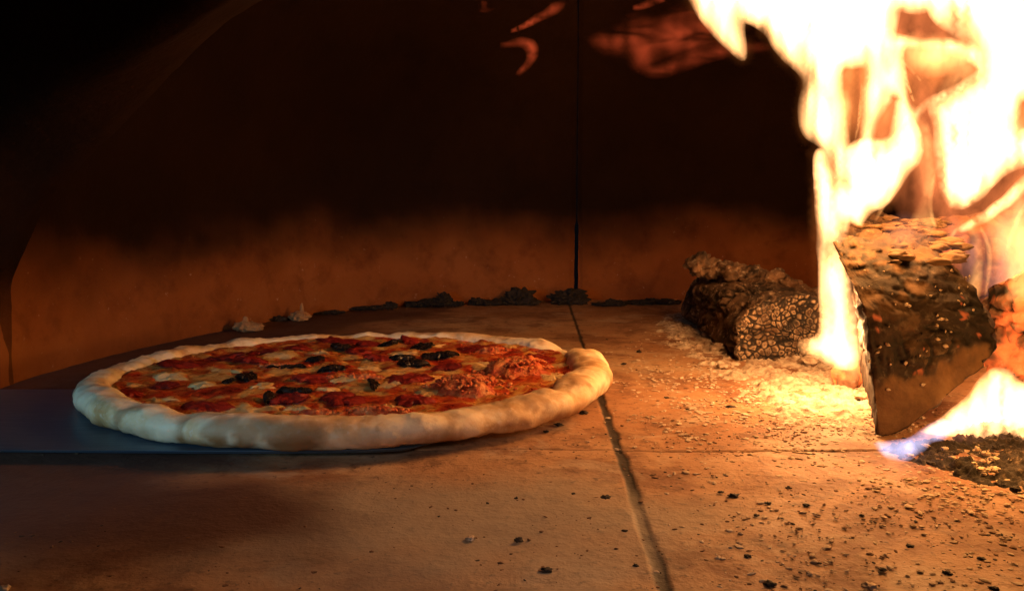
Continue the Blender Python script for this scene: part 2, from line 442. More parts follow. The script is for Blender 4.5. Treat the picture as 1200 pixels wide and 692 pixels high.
M_SALAMI = m_wet('salami', [(.30, (.11, .008, .006)), (.5, (.22, .014, .009)), (.66, (.30, .028, .016)), (.74, (.42, .12, .07))], 120, .36, .5)
M_OLIVE = m_wet('black_olive', [(.35, (.012, .008, .007)), (.7, (.03, .018, .014))], 90, .22, .3)
M_CHEESE = m_wet('melted_cheese', [(.30, (.50, .24, .065)), (.48, (.62, .38, .14)), (.62, (.70, .50, .24)), (.76, (.74, .58, .34))], 85, .34, .5)
M_CRUMB = m_wet('crumbled_sausage', [(.32, (.34, .03, .010)), (.46, (.58, .10, .022)), (.58, (.70, .24, .07)), (.72, (.78, .44, .20))], 190, .45, 1.0)
def patch(name, m, px, py, wpx, dpx, thick, seed, irregular=.16, dome=.5, lift=0.0, tilt=0.0, nr=9, na=44, rough=.0006):
    c_ = onz(px, py, ZS + .002); k = (c_.y) / F
    rx = wpx * k * .5; ry = max(dpx * k * .5 / .235, .003)          # the plane is seen at a low angle
    rot = random.uniform(-.25, .25); R = Matrix.Rotation(rot, 3, 'Z'); vv = []
    def edge(a): return 1 + irregular * (fbm((math.cos(a) * 1.5 + seed * 3.1, math.sin(a) * 1.5, seed), 3) + .5 * fbm((math.cos(a) * 5 + seed, math.sin(a) * 5, seed), 2))
    for top in (1, 0):
        for j in range(nr + 1):
            for i in range(na):
                a = i / na * 2 * math.pi; r = j / nr
                q = R @ V((rx * r * math.cos(a) * edge(a), ry * r * math.sin(a) * edge(a), 0)) + c_
                z0 = surf(q.x, q.y) * .6 + ZS * .4 + lift - .0006
                prof = (1 - r ** 4) * dome + (1 - dome) * (1 - r ** 14)
                z = z0 + (thick * prof + rough * fbm((q.x * 160, q.y * 160, seed), 3) * (1 - r ** 6) if top else -.0006)
                z += tilt * (r * math.cos(a)) + abs(tilt) * .7 * r * r * math.sin(a + seed) ** 2
                q.z = z; vv.append(q)
    f = grid_faces(na, nr + 1, True); n = na * (nr + 1)
    f += [tuple(i + n for i in reversed(q)) for q in grid_faces(na, nr + 1, True)]
    b0 = nr * na; f += [(b0 + (i + 1) % na, b0 + i, n + b0 + i, n + b0 + (i + 1) % na) for i in range(na)]
    return child(name, vv, f, m, pizza)
cheese = [(328, 412, 44, 9), (200, 437, 44, 10), (183, 465, 46, 11), (268, 431, 40, 9), (296, 474, 50, 12), (455, 474, 44, 10), (408, 441, 44, 8), (566, 424, 46, 12),
          (458, 446, 34, 9), (470, 411, 34, 6), (600, 403, 34, 5), (645, 437, 36, 8), (372, 411, 28, 6), (305, 449, 34, 8), (352, 475, 36, 7), (510, 401, 30, 4), (240, 447, 42, 9),
          (430, 428, 34, 6), (150, 447, 28, 8), (555, 440, 30, 8), (500, 457, 34, 8), (385, 452, 30, 6), (662, 424, 22, 7)]
for i, (x, y, w, d) in enumerate(cheese): patch('cheese', M_CHEESE, x + random.uniform(-3, 3), y, w * random.uniform(.7, 1.25), d * random.uniform(.7, 1.1), .0016, i + 1, .62, 1.0, .0, 0, 12, 64, .0011)
salami = [(398, 397, 54, 8), (350, 406, 40, 6), (262, 417, 46, 7), (366, 441, 46, 9), (433, 401, 28, 6), (214, 424, 56, 9), (240, 474, 58, 14), (404, 464, 66, 14), (478, 441, 56, 12), (481, 397, 24, 7),
          (562, 406, 54, 11), (634, 419, 34, 13), (448, 418, 40, 7), (487, 466, 46, 14), (336, 463, 46, 10), (156, 458, 34, 9), (300, 421, 44, 7), (420, 409, 34, 7), (522, 428, 44, 8), (308, 410, 36, 5), (190, 449, 40, 7)]
for i, (x, y, w, d) in enumerate(salami): patch('salami_slice', M_SALAMI, x, y, w * random.uniform(.8, 1.1), d * random.uniform(.75, 1.05), .0020, i + 40, .40, .6, .0006, random.uniform(-.0022, .0022), 12, 64, .0012)
olive = [(290, 438, 21, 9), (370, 420, 20, 5), (388, 430, 30, 6), (334, 427, 40, 4), (402, 406, 30, 5), (455, 402, 22, 5), (494, 403, 26, 8), (516, 415, 38, 9), (484, 424, 32, 8), (438, 447, 12, 10), (316, 463, 11, 10), (346, 456, 36, 6), (268, 443, 16, 4), (470, 418, 30, 4)]
for i, (x, y, w, d) in enumerate(olive): patch('olive', M_OLIVE, x, y, w, d * .9, .0026 if i % 3 else .0014, i + 80, .55, .8, .0012, random.uniform(-.0018, .0018), 10, 56, .0010)
def crumble(px, py, wpx, dpx, hgt, n, seed):
    c_ = onz(px, py, ZS + .003); k = c_.y / F; rx = wpx * k * .5; ry = dpx * k * .5 / .32; S_ = Soup()
    NU, NJ = 96, 30; vs = []
    for j in range(NJ + 1):
        for i in range(NU):
            a = i / NU * 2 * math.pi; r = j / NJ; e = 1 + .35 * fbm((math.cos(a) * 1.4 + seed, math.sin(a) * 1.4, seed), 4)
            x, y = c_.x + rx * r * e * math.cos(a), c_.y + ry * r * e * math.sin(a)
            vd = noise.voronoi(V((x * 420, y * 420, seed)))[0]; vd2 = noise.voronoi(V((x * 180, y * 180, seed)))[0]
            z = ZS + (hgt * (.62 + .5 * fbm((x * 75, y * 75, seed), 3)) + .0020 * (1 - vd2[0]) + .0011 * (1 - vd[0])) * (1 - r ** 3) - .0014 * r ** 6
            vs.append((x, y, z))
    S_.add(vs, grid_faces(NU, NJ + 1, True))
    for i in range(n):
        a = random.uniform(0, 6.28); r = abs(random.gauss(0, .62)); s = random.uniform(.0005, .0014)
        z = ZS + hgt * .8 * math.sqrt(max(0, 1 - r * r)) + .0006
        S_.add(*lump((c_.x + rx * r * math.cos(a), c_.y + ry * r * math.sin(a), z), (s * random.uniform(.8, 2.2), s, s * .8), random.random() * 50, 1, .7))
    child('crumbled_sausage', S_.v, S_.f, M_CRUMB, pizza)
crumble(608, 429, 82, 24, .0084, 380, 1.3); crumble(546, 450, 88, 24, .0080, 380, 4.1); crumble(578, 408, 40, 8, .0032, 90, 6.1); crumble(440, 476, 70, 8, .0020, 150, 7.7); crumble(372, 478, 46, 6, .0014, 80, 9.2); crumble(420, 437, 60, 6, .0012, 90, 2.2); crumble(330, 424, 50, 5, .001, 60, 5.2)

# ------------------------------------------------------------------ logs
def log_mesh(prof, a, b, nu=150, nv=90, cap=26, crack=0.0, cs=90, rough=.002, taper=.92, seed=0, up=V((0, 0, 1)), cap_b=True, crack_mask=None, along=1.0, ends=1.0):
    """prof: outline of the end (right, up) in metres, swept from end a to end b; both ends get dense caps"""
    ax = (b - a).normalized(); rt = ax.cross(up).normalized(); up2 = rt.cross(ax).normalized()
    pts = catmull(prof, 10); P = [V(p) for p in pts]
    ln = [0]
    for i in range(len(P)): ln.append(ln[-1] + (P[(i + 1) % len(P)] - P[i]).length)
    Q = []
    for k in range(nu):
        s = k / nu * ln[-1]; i = max(j for j in range(len(P)) if ln[j] <= s); t = (s - ln[i]) / max(1e-9, ln[i + 1] - ln[i]); Q.append(P[i].lerp(P[(i + 1) % len(P)], t))
    cen = sum(Q, V((0, 0))) / nu; L_ = (b - a).length
    raw = []
    def emit(q, s, n): raw.append((q, s, n))
    for j in range(cap, 0, -1):
        for q in Q: emit(cen + (q - cen) * (1 - (j / cap)) if j < cap else cen + (q - cen) * .02, 0, 'a')
    for j in range(nv):
        for q in Q: emit(q, j / (nv - 1), 's')
    for j in range(1, cap + 1):
        for q in Q: emit(cen + (q - cen) * max(.02, 1 - j / cap), 1, 'b')
    verts, ck, RIDGE = [], [], []
    global LAST_RIDGE
    LAST_RIDGE = RIDGE
    for q, s, kind in raw:
        k = 1 + (taper - 1) * s
        bend = .004 * math.sin(s * 2.6 + seed)
        p = a + ax * (L_ * s) + rt * (q.x * k + bend) + up2 * (q.y * k)
        d = q - cen
        nrm = (rt * d.x + up2 * d.y).normalized() if kind == 's' else (-ax if kind == 'a' else ax)
        e = rough * fbm(p * 45 + V((seed, 0, 0)), 4) + rough * .35 * fbm(p * 170 + V((seed, 0, 0)), 3)
        c_ = 0
        if crack:
            pp = p + V((n1(p.x * 60, p.y * 60, p.z * 60), n1(p.y * 60, p.z * 60, 5), n1(p.z * 60, p.x * 60, 9))) * .0035
            if kind == 's': pp = V((pp.x, pp.y * along + pp.x * .3, pp.z)) if kind == 's' else V((pp.x * .8 + pp.z * .3, pp.y, pp.z * 1.35))
            dd = noise.voronoi(pp * (cs if kind == 's' else cs * ends))[0]; g = 1 - sstep(.03, .22, dd[1] - dd[0])
            amt = 1 if crack_mask is None else crack_mask(p, kind)
            rdg = sstep(.12, .22, dd[1] - dd[0]) * (1 - sstep(.26, .46, dd[1] - dd[0])) * amt * (.85 if kind == 'a' else .30) * sstep(-.5, .3, fbm(p * 60 + V((8, 1, 0)), 3))
            c_ = g * amt; e += (-crack * g + crack * .45 * (1 - sstep(0, .6, dd[0]))) * amt
        if crack: RIDGE.append(max(rdg, .55 * sstep(.0018, .0050, e) if kind == 's' else 0))
        verts.append(p + nrm * e); ck.append(c_)
    return verts, grid_faces(nu, len(raw) // nu, True), ck

M_CHAR = m_char('charred_wood_dark', (.013, .008, .006), (.11, .06, .033), 0, .8)
a, b = onz(922, 398), onz(838, 352); a = V((a.x, a.y, .0)); 
# cracked black log lying against the back wall: near end faces the camera
prof = [(-.033, .001), (-.035, .016), (-.029, .035), (-.012, .044), (.012, .046), (.031, .037), (.035, .018), (.030, .001), (0, -.003)]
A1 = V((.186, .578, .000)); B1 = V((.196, .775, .004))
v_, f_, ck = log_mesh(prof, A1, B1, 220, 150, 56, .0017, 120, .0040, .95, 2.2, along=.26, ends=2.1, crack_mask=lambda p, kind: 1 if kind == 'a' else sstep(-.3, .25, fbm(p * 50 + V((2, 5, 0)), 3)))
hot = [0] * len(v_)
log1 = recentre(obj('charred_log', v_, f_, M_CHAR, attrs={'crack': ck, 'raw': [0] * len(v_), 'hot': hot, 'ridge': LAST_RIDGE}))
log1.location.z -= 0
tag(log1, 'black charred log with cracked scaly end lying left of the flames by the back wall', 'log')
M_CHARBROWN = m_char('charred_wood_brown', (.03, .017, .010), (.24, .14, .08), 0, .9)
# ridge of broken charcoal riding on top
S_ = Soup(); lp = [((820, 306), .72, .011), ((836, 312), .715, .009), ((858, 318), .70, .012), ((880, 322), .69, .011), ((903, 328), .675, .013), ((925, 338), .66, .012), ((944, 345), .65, .011)]
ridge_v = None
for i, ((px, py), Y, s) in enumerate(lp):
    p = at(px, py, Y)
    p.z -= s * .2
    S_.add(*lump(p, (s * 1.25, s * 1.0, s * .85), i * 3.7 + 1, 4, .5, None, 1.6))
ro = recentre(obj('charcoal_crust', S_.v, S_.f, M_CHARBROWN, attrs={'crack': [max(0, fbm(v * 120, 3)) for v in S_.v], 'raw': [0] * len(S_.v), 'hot': [0] * len(S_.v)}))
ro.location -= log1.location; ro.parent = log1

# big split log standing in the fire: wedge end towards the camera
M_SPLIT = m_char('burning_split_wood', (.008, .005, .004), (.040, .021, .012), 5.0, .20)
YF = .392
px_prof = [(1012, 308), (1018, 294), (1060, 287), (1110, 288), (1138, 292), (1150, 330), (1163, 370), (1171, 408), (1150, 432), (1110, 465), (1070, 496), (1036, 515), (1031, 515), (1027, 480), (1021, 410), (1014, 350)]
o_ = at(1085, 400, YF)
def to2(p): q = at(p[0], p[1], YF) - o_; return (q.x, q.z)
A2, B2 = o_, V((o_.x + .060, o_.y + .20, o_.z + .016))
# ends of the prism: keep the traced face upright and square to the camera axis, sweep the body backwards
def split_log():
    P = [V(to2(p)) for p in px_prof]; pts = []
    n_each = 10
    for i in range(len(P)):
        for k in range(n_each): pts.append(P[i].lerp(P[(i + 1) % len(P)], k / n_each))
    nu = len(pts); cen = sum(pts, V((0, 0))) / nu; cap, nv = 40, 90; raw = []
    for j in range(cap): raw += [(cen + (q - cen) * max(.01, j / cap), 0, 'a') for q in pts]
    for j in range(nv): raw += [(q, j / (nv - 1), 's') for q in pts]
    for j in range(1, cap + 1): raw += [(cen + (q - cen) * max(.01, 1 - j / cap), 1, 'b') for q in pts]
    vs, ck, rw, ht = [], [], [], []
    for q, s, kind in raw:
        k = 1 - .12 * s; p = V((o_.x + q.x * k, o_.y, o_.z + q.y * k)) + (B2 - A2) * s
        if p.z < .001: p.z = .001
        d = (q - cen); nr = V((d.x, 0, d.y)).normalized() if kind == 's' else V((0, -1 if kind == 'a' else 1, 0))
        p.y += (1 - s) ** 2 * (.040 * max(0, (q.y - .006) / .037) ** 2 + .004 * max(0, (-q.x - .012) / .02) ** 2)
        line = -.017 + .0005 * q.x + .012 * fbm((q.x * 26 + 3, q.y * 26, s * 9), 4) + .33 * q.x + .006 * n1(q.x * 140, q.y * 140)
        top = sstep(.006, .020, q.y - .45 * q.x - .006 + .016 * fbm((q.x * 40, q.y * 40, 2 + s * 5), 3))
        raww = (1 - sstep(-.006, .004, q.y - line + .004 * fbm((q.x * 220, q.y * 60, 1), 3))) * (.82 + .18 * n1(q.x * 300, q.y * 20)) if kind == 'a' else 0
        leftside = kind == 's' and d.x < 0 and abs(d.x) > abs(d.y) * .45 and q.x < -.02
        if leftside: raww = .05 * sstep(.0, -.02, q.y + .02 * fbm(p * 30, 3))
        if kind == 's' and q.y > .025: raww = .30 * sstep(-.1, .3, fbm(p * 45, 3))
        charm = 1 - min(1, raww * 1.6)
        pp = p + V((n1(p.x * 50, p.y * 50, p.z * 50), n1(p.y * 50, p.z * 50, 5), n1(p.z * 50, p.x * 50, 9))) * .005
        pq = V((pp.x * 85, pp.y * 85, pp.z * 150)); dd = noise.voronoi(pq)[0]; g = (1 - sstep(.02, .16, dd[1] - dd[0])) * charm * sstep(-.25, .2, fbm(p * 55 + V((9, 0, 0)), 3))
        ist = kind == 's' and d.y > 0 and q.y > .02
        if ist: dt_ = noise.voronoi(V((pp.x * 58, pp.y * 46, pp.z * 20)))[0]; g = max(g, 1 - sstep(.015, .10, dt_[1] - dt_[0]))
        e = .0026 * fbm(V((p.x * 40, p.y * 40, p.z * 75)), 4) * (.35 + .65 * charm) + .0018 * fbm(V((p.x * 140, p.y * 140, p.z * 240)), 3) * (.2 + .8 * charm) - .0014 * g
        if kind == 's' and d.y > 0: e += .0030 * fbm(V((p.x * 70, p.y * 55, p.z * 70)), 4) - .0014 * g
        if kind == 'a': e += .0016 * charm * max(0, fbm(p * 80, 3))
        tp = top if kind == 'a' else (.45 if q.y > .024 else 0)
        vs.append(p + nr * e); ck.append(g * .9); rw.append(min(1, max(raww, max(tp * .62, .26 * sstep(.05, .4, fbm(p * 75 + V((1, 2, 3)), 4)) * (kind == 'a')) * (1 - g) * sstep(-.30, .05, fbm(p * 60 + V((4, 0, 0)), 4)))))
        ht.append(max(0, sstep(.62, .74, fbm(p * 150 + V((0, 7, 0)), 3))) * .10 * charm if kind == 'a' and q.y < .02 else 0)
    return vs, grid_faces(nu, len(raw) // nu, True), ck, rw, ht
v_, f_, ck, rw, ht = split_log()
log2 = recentre(obj('split_log', v_, f_, M_SPLIT, attrs={'crack': ck, 'raw': rw, 'hot': ht}))
S3 = Soup()
for i in range(60):
    px, py = random.uniform(1012, 1165), random.uniform(318, 462)
    if px > 1100 + (460 - py) * .45: continue
    qx, qy = to2((px, py)); p_ = V((o_.x + qx, YF - .0008 + .040 * max(0, (qy - .006) / .037) ** 2 + .004 * max(0, (-qx - .012) / .02) ** 2, o_.z + qy)); s_ = random.uniform(.0004, .0010)
    S3.add(*lump(p_, (s_ * 1.5, s_ * .7, s_), i * 2.3, 1, .7))
obj('ash', [v - V(log2.location) for v in S3.v], S3.f, m_plain('ash_speck', [(.35, (.40, .28, .20)), (.7, (.66, .54, .44))], 300, .9, .5, .0006), log2)
tag(log2, 'thick split log with blackened face and bare wood foot standing in the fire', 'log')
# bark flakes curling off its top edge
S_ = Soup()
for i in range(46):
    px, py = random.uniform(1008, 1128), random.uniform(252, 306); Y = .40 + (306 - py) / 54 * .10
    p = at(px, py + 4, Y); s = random.uniform(.002, .0052)
    S_.add(*lump(p, (s * 1.3, s * 1.2, s * .45), i * 1.9, 2, .6))
bk = obj('bark_flakes', [v - V(log2.location) for v in S_.v], S_.f, m_char('bark_flakes', (.04, .022, .012), (.20, .115, .055), 0, .3), log2, attrs={'crack': [max(0, fbm(v * 160, 3) - .1) for v in S_.v], 'raw': [.3] * len(S_.v), 'hot': [0] * len(S_.v)})
bk.name = 'bark'

M_GLOW = m_char('glowing_wood', (.05, .02, .014), (.30, .15, .09), 2.2, .6)
# pale log lying behind, its cracked side seen through the flames
prof = [(-.030, -.03), (-.034, .0), (-.024, .028), (.004, .036), (.028, .024), (.034, -.004), (.022, -.03), (0, -.036)]
v_, f_, ck = log_mesh(prof, V((.235, .60, .055)), V((.50, .56, .090)), 110, 150, 18, .0018, 70, .003, .9, 5.5)
log3 = recentre(obj('burning_log', v_, f_, M_GLOW, attrs={'crack': ck, 'raw': [.4] * len(v_), 'hot': [sstep(.1, .6, fbm(v * 40, 4)) * .25 for v in v_]}))
tag(log3, 'pale burning log behind the split log with flames rolling over it', 'log')
# red glowing log at the right edge
prof = [(-.018, -.024), (-.024, .0), (-.016, .022), (.004, .028), (.022, .018), (.024, -.006), (.016, -.024), (0, -.028)]
v_, f_, ck = log_mesh(prof, at(1192, 385, .43), V((.46, .56, .06)), 100, 90, 22, .0022, 120, .003, .95, 8.1)
log4 = recentre(obj('ember_log', v_, f_, M_GLOW, attrs={'crack': ck, 'raw': [0] * len(v_), 'hot': [sstep(-.1, .5, fbm(v * 55 + V((3, 0, 0)), 4)) * .8 for v in v_]}))
tag(log4, 'red glowing log end at the right beside the split log', 'log')

# ------------------------------------------------------------------ ash, coals and crumbs
M_ASH = m_plain('wood_ash', [(.30, (.20, .12, .075)), (.46, (.42, .31, .22)), (.60, (.56, .46, .35)), (.75, (.66, .58, .48))], 150, .95, .8, .002)
def heap(name, poly_px, hmax, m, step, chunk, seed, soft=.02, fine=110):
    P = [onz(*p) for p in catmull(poly_px, 5)]; A_ = np.array([(p.x, p.y) for p in P]); B_ = np.roll(A_, -1, 0)
    x0, y0 = A_.min(0); x1, y1 = A_.max(0); nx, ny = int((x1 - x0) / step) + 2, int((y1 - y0) / step) + 2
    vv = []
    for j in range(ny):
        for i in range(nx):
            x, y = x0 + i * step, y0 + j * step; p = np.array((x, y)); ab = B_ - A_; t = np.clip(((p - A_) * ab).sum(1) / (ab * ab).sum(1), 0, 1)
            d = np.hypot(*(A_ + ab * t[:, None] - p).T).min()
            cr = ((A_[:, 1] > y) != (B_[:, 1] > y)); xi = A_[:, 0] + (y - A_[:, 1]) / np.where(cr, B_[:, 1] - A_[:, 1], 1) * ab[:, 0]
            ins = ((x < xi) & cr).sum() % 2 == 1
            d = d if ins else -d
            d += .008 * fbm((x * 40, y * 40, seed), 4)
            vd = noise.voronoi(V((x * fine, y * fine, seed)))[0]
            k = sstep(-.002, soft, d)
            vd2 = noise.voronoi(V((x * fine * 2.1, y * fine * 2.1, seed + 3)))[0]; z = -.0022 + k * hmax + (k + .25) * chunk * (fbm((x * 60, y * 60, seed), 3) + .55 * fbm((x * 260, y * 260, seed), 3) + .5 * sstep(.1, .7, fbm((x * 90, y * 90, seed + 7), 2)) * (1 - sstep(0, .7, vd[0])) + .35 * (1 - sstep(0, .6, vd2[0]))) * sstep(-.006, .01, d)
            vv.append((x, y, z if d > -.008 else -.004))
    return tag(obj(name, vv, grid_faces(nx, ny), m), kind='stuff')
ash = heap('ash', [(752, 378), (800, 362), (880, 352), (1010, 356), (1080, 400), (1060, 470), (1045, 522), (985, 512), (905, 500), (840, 462), (785, 422)], .0030, M_ASH, .0009, .0024, 4.4, .03, 190)
tag(ash, 'loose pale wood ash heaped around the logs on the tiles', 'ash')
M_COAL = m_plain('crushed_charcoal', [(.35, (.012, .009, .008)), (.58, (.035, .024, .018)), (.70, (.20, .14, .10)), (.8, (.45, .36, .28))], 220, .9, .8, .002)
coal = heap('charcoal_bed', [(1020, 528), (1060, 512), (1120, 500), (1230, 480), (1330, 520), (1330, 610), (1230, 592), (1150, 572), (1080, 552)], .0036, M_COAL, .0008, .0034, 9.4, .018, 210)
tag(coal, 'bed of fine black charcoal and pale flecks at the foot of the fire', 'charcoal')

M_CRUMBD = m_plain('charcoal_crumb', [(.35, (.010, .007, .006)), (.7, (.05, .03, .02))], 300, .85, .6, .0006)
M_CRUMBP = m_plain('pale_flake', [(.35, (.42, .30, .20)), (.7, (.66, .54, .42))], 300, .9, .5, .0006)
M_CRUMBB = m_plain('brown_grit', [(.35, (.10, .045, .022)), (.7, (.26, .13, .065))], 300, .9, .5, .0006)
def on_pizza(p): q = p - PC; return (q.dot(ex) / (PA + .004)) ** 2 + (q.dot(ey) / (PB + .004)) ** 2 < 1
def scatter(name, n, m, smin, smax, label, cat, seed, dens):
    random.seed(seed); S_ = Soup(); k = 0
    while k < n:
        px, py = random.uniform(-20, 1230), random.uniform(362, 700)
        if random.random() > dens(px, py): continue
        p = onz(px, py)
        if on_pizza(p) or p.y > .9 or p.x < -.3: continue
        s = smin + (smax - smin) * random.random() ** 3; s *= .55 + .45 * min(1, p.y / .45)
        S_.add(*lump(p + V((0, 0, s * .2)), (s * random.uniform(.8, 1.7), s * random.uniform(.6, 1.2), s * .32), random.random() * 90, 1, .7)); k += 1
    return tag(obj(name, S_.v, S_.f, m, smooth=False), label, cat, kind='stuff')
def dens(px, py):
    d = math.exp(-((px - 960) / 190) ** 2 - ((py - 490) / 75) ** 2) + .5 * math.exp(-((px - 1130) / 150) ** 2 - ((py - 590) / 55) ** 2)
    d += .09 * sstep(700, 950, px) * sstep(380, 560, py) + .18 * math.exp(-((px - 650) / 60) ** 2 - ((py - 510) / 40) ** 2) + .10 * sstep(480, 700, px) * sstep(480, 540, py)
    d += .5 * math.exp(-((px - 40) / 50) ** 2 - ((py - 632) / 24) ** 2) + .03
    return d * (.25 + 1.5 * max(0, n1(px * .022, py * .055) + .35 * n1(px * .07, py * .15)))
scatter('dark_grit', 650, M_CRUMBD, .0002, .0009, 'fine black grit strewn over the tiles in front of the fire', 'grit', 5, dens)
scatter('brown_grit', 2800, M_CRUMBB, .00022, .0011, 'fine brown grit strewn over the tiles around the ash', 'grit', 6, dens)
scatter('ash_flecks', 6500, M_CRUMBP, .0003, .0016, 'small pale ash flecks sprinkled on the tiles near the logs', 'ash', 7, lambda x, y: math.exp(-((x - 910) / 140) ** 2 - ((y - 455) / 55) ** 2) * (.3 + 1.4 * max(0, n1(x * .03, y * .06, 4) + .2)) + .35 * math.exp(-((x - 1130) / 90) ** 2 - ((y - 555) / 35) ** 2) + .03 * sstep(720, 900, x))
random.seed(21)
# single crumbs one can point at
def piece(name, px, py, w, h, m, label, cat, group=None, sub=3, rough=.75, d=1.0, z=0.0):
    p = onz(px, py); k = p.y / F; s = w * k * .42; zz = h * k * .32
    p.z = zz * .5 + z
    vs, fs = lump(p, (s, s * d, zz), random.random() * 90, sub, rough, random.uniform(-.4, .4), 1.9, 0.0004)
    return tag(recentre(obj(name, vs, fs, m)), label, cat, group)
crumbs = [(710, 583, 13, 6), (608, 634, 11, 10), (641, 668, 16, 7), (745, 663, 8, 6), (860, 581, 14, 7), (845, 577, 8, 4), (876, 652, 9, 6), (732, 622, 8, 4), (902, 685, 16, 10), (1035, 668, 10, 6),
          (749, 413, 6, 6), (731, 427, 8, 4), (672, 579, 6, 4), (605, 584, 5, 4), (886, 604, 7, 5), (924, 572, 8, 5), (655, 498, 12, 5), (640, 506, 8, 4), (684, 484, 12, 6), (856, 477, 12, 4), (806, 480, 6, 3), (781, 466, 7, 3),
          (900, 590, 8, 5), (945, 592, 10, 5), (1066, 640, 10, 6), (1110, 672, 12, 8), (1150, 655, 10, 7), (1165, 690, 12, 8), (960, 660, 7, 4), (1010, 604, 7, 4)]
for x, y, w, h in crumbs:
    piece('charcoal_crumb', x, y, w, h, M_CRUMBD, 'tiny black charcoal crumb lying loose on the clay tiles', 'crumb', 'black crumbs on the tiles')
piece('dough_crumb', 551, 632, 13, 8, M_CRUMBP, 'small pale crumb lying alone on the tile in front of the pizza', 'crumb', sub=3)
piece('ash_crumb', 1018, 688, 20, 11, M_CRUMBP, 'pale flat crumb at the bottom edge right of the long joint', 'crumb', sub=3)
piece('dough_crumb', 6, 690, 14, 9, M_CRUMBP, 'pale crumb in the bottom left corner of the floor', 'crumb', sub=3)
# scraps and charcoal along the foot of the back wall
M_DOUGH = m_plain('dry_dough_scrap', [(.3, (.30, .15, .06)), (.7, (.46, .26, .11))], 200, .9, .6, .001)
def scrap(name, parts, m, label, cat, group=None, rough=.75):
    S_ = Soup()
    Y0 = onz(parts[0][0], parts[0][1] + parts[0][3] * .5).y
    for q_, (px, py, w, h) in enumerate(parts):
        base_ = at(px, py + h * .5, Y0); base_.z = max(0, base_.z); k = base_.y / F; s = w * k * .5; zz = h * k * .5
        S_.add(*lump(base_ + V((0, 0, zz * .9)), (s * 1.1, s * .8, zz), random.random() * 90, 4, rough, 0, 2.6, .0004))
    o = obj(name, S_.v, S_.f, m)
    if len(parts) > 1:                            # weld the pieces into one body
        md = o.modifiers.new('weld', 'REMESH'); md.mode = 'VOXEL'; md.voxel_size = .0006
        dg = bpy.context.evaluated_depsgraph_get(); me = bpy.data.meshes.new_from_object(o.evaluated_get(dg)); o.modifiers.clear(); o.data = me
        me.polygons.foreach_set('use_smooth', [True] * len(me.polygons))
    return tag(recentre(o), label, cat, group)
scrap('dough_scrap', [(288, 382, 24, 13), (300, 382, 16, 10), (288, 374, 6, 8)], M_DOUGH, 'tan dough scrap on the floor behind the left end of the pizza', 'scrap', None, .42)
scrap('dough_scrap', [(351, 370, 20, 12), (354, 361, 4, 14), (358, 370, 14, 5)], M_DOUGH, 'tan dough scrap with a raised tip among the charcoal at the wall foot', 'scrap', None, .42)
M_LUMP = m_plain('charcoal_lump', [(.35, (.007, .006, .005)), (.7, (.03, .02, .015))], 160, .85, .7, .002)
lumps = [([(326, 373, 20, 6), (316, 375, 10, 4)], 'little charcoal lump touching the tan scrap with the raised tip'),
         ([(376, 367, 16, 3), (392, 365, 18, 4), (384, 366, 10, 3)], 'thin broken charcoal strip right of the raised tan scrap'),
         ([(420, 361, 20, 4), (436, 360, 22, 4), (458, 357, 12, 8), (447, 359, 16, 4)], 'low charcoal strip behind the middle of the pizza'),
         ([(488, 356, 22, 7), (505, 354, 20, 9), (519, 351, 15, 17), (534, 355, 16, 6), (512, 354, 30, 6)], 'jagged charcoal heap under the wall behind the far crust'),
         ([(558, 353, 16, 9), (572, 355, 26, 6), (582, 354, 10, 8)], 'flat charcoal lump left of the tallest black lump at the wall'),
         ([(609, 347, 26, 20), (596, 353, 20, 10), (622, 355, 20, 7), (602, 350, 14, 15)], 'tallest peaked black charcoal lump at the foot of the back wall'),
         ([(667, 348, 32, 17), (655, 349, 20, 12), (679, 350, 18, 11)], 'rounded charcoal lump right under the upright wall joint'),
         ([(708, 356, 22, 5), (722, 355, 22, 6), (716, 354, 10, 9)], 'dull brown black lump just right of the wall joint'),
         ([(748, 354, 26, 5), (764, 353, 24, 6), (780, 353, 26, 6)], 'low charcoal strip touching the charred log by the wall')]
for pr_, lb in lumps: scrap('charcoal_lump', pr_, M_LUMP, lb, 'charcoal', 'charcoal along the foot of the back wall')
# ember chip between the flame and the split log, ash chunks
M_EMB = m_char('ember_chip', (.10, .04, .02), (.40, .22, .13), 5.0, .5)
vs, fs = lump(onz(992, 452) + V((0, 0, .010)), (.008, .008, .0125), 4.4, 3, .5, .4)
tag(recentre(obj('ember_chip', vs, fs, M_EMB, attrs={'crack': [max(0, fbm(v * 150, 3)) for v in vs], 'raw': [0] * len(vs), 'hot': [sstep(.0, .4, fbm(v * 110, 3)) * .7 for v in vs]})), 'small glowing red ember chip between the flame and the split log', 'ember')
random.seed(31)
for (x, y, w, h, lb) in [(828, 396, 14, 9, 'small ash chunk leaning below the charred log at its left'), (842, 412, 20, 15, 'pale ash chunk beside the dark side of the charred log'), (872, 404, 22, 11, 'ash chunk tucked under the near end of the charred log'), (948, 428, 26, 15, 'pale ash chunk below the cracked log end by the flame'),
                         (846, 433, 16, 7, 'brown ash chunk out on the tile edge of the ash heap'), (1012, 470, 26, 12, 'grey ash chunk at the foot of the split log')]:
    piece('ash_chunk', x, y, w, h, M_ASH, lb, 'ash', sub=3, rough=.6, z=.002)
for i in range(34):
    x, y = random.uniform(1055, 1215), random.uniform(528, 585)
    if y < 520 + (x - 1050) * .1 or y > 552 + (x - 1055) * .26: continue
    piece('ash_fleck', x, y, random.uniform(6, 13), random.uniform(4, 8), M_CRUMBP if random.random() < .6 else M_CRUMBD, 'small chip lying on the black charcoal bed at the foot of the fire', 'crumb', 'chips on the charcoal bed', z=.003)

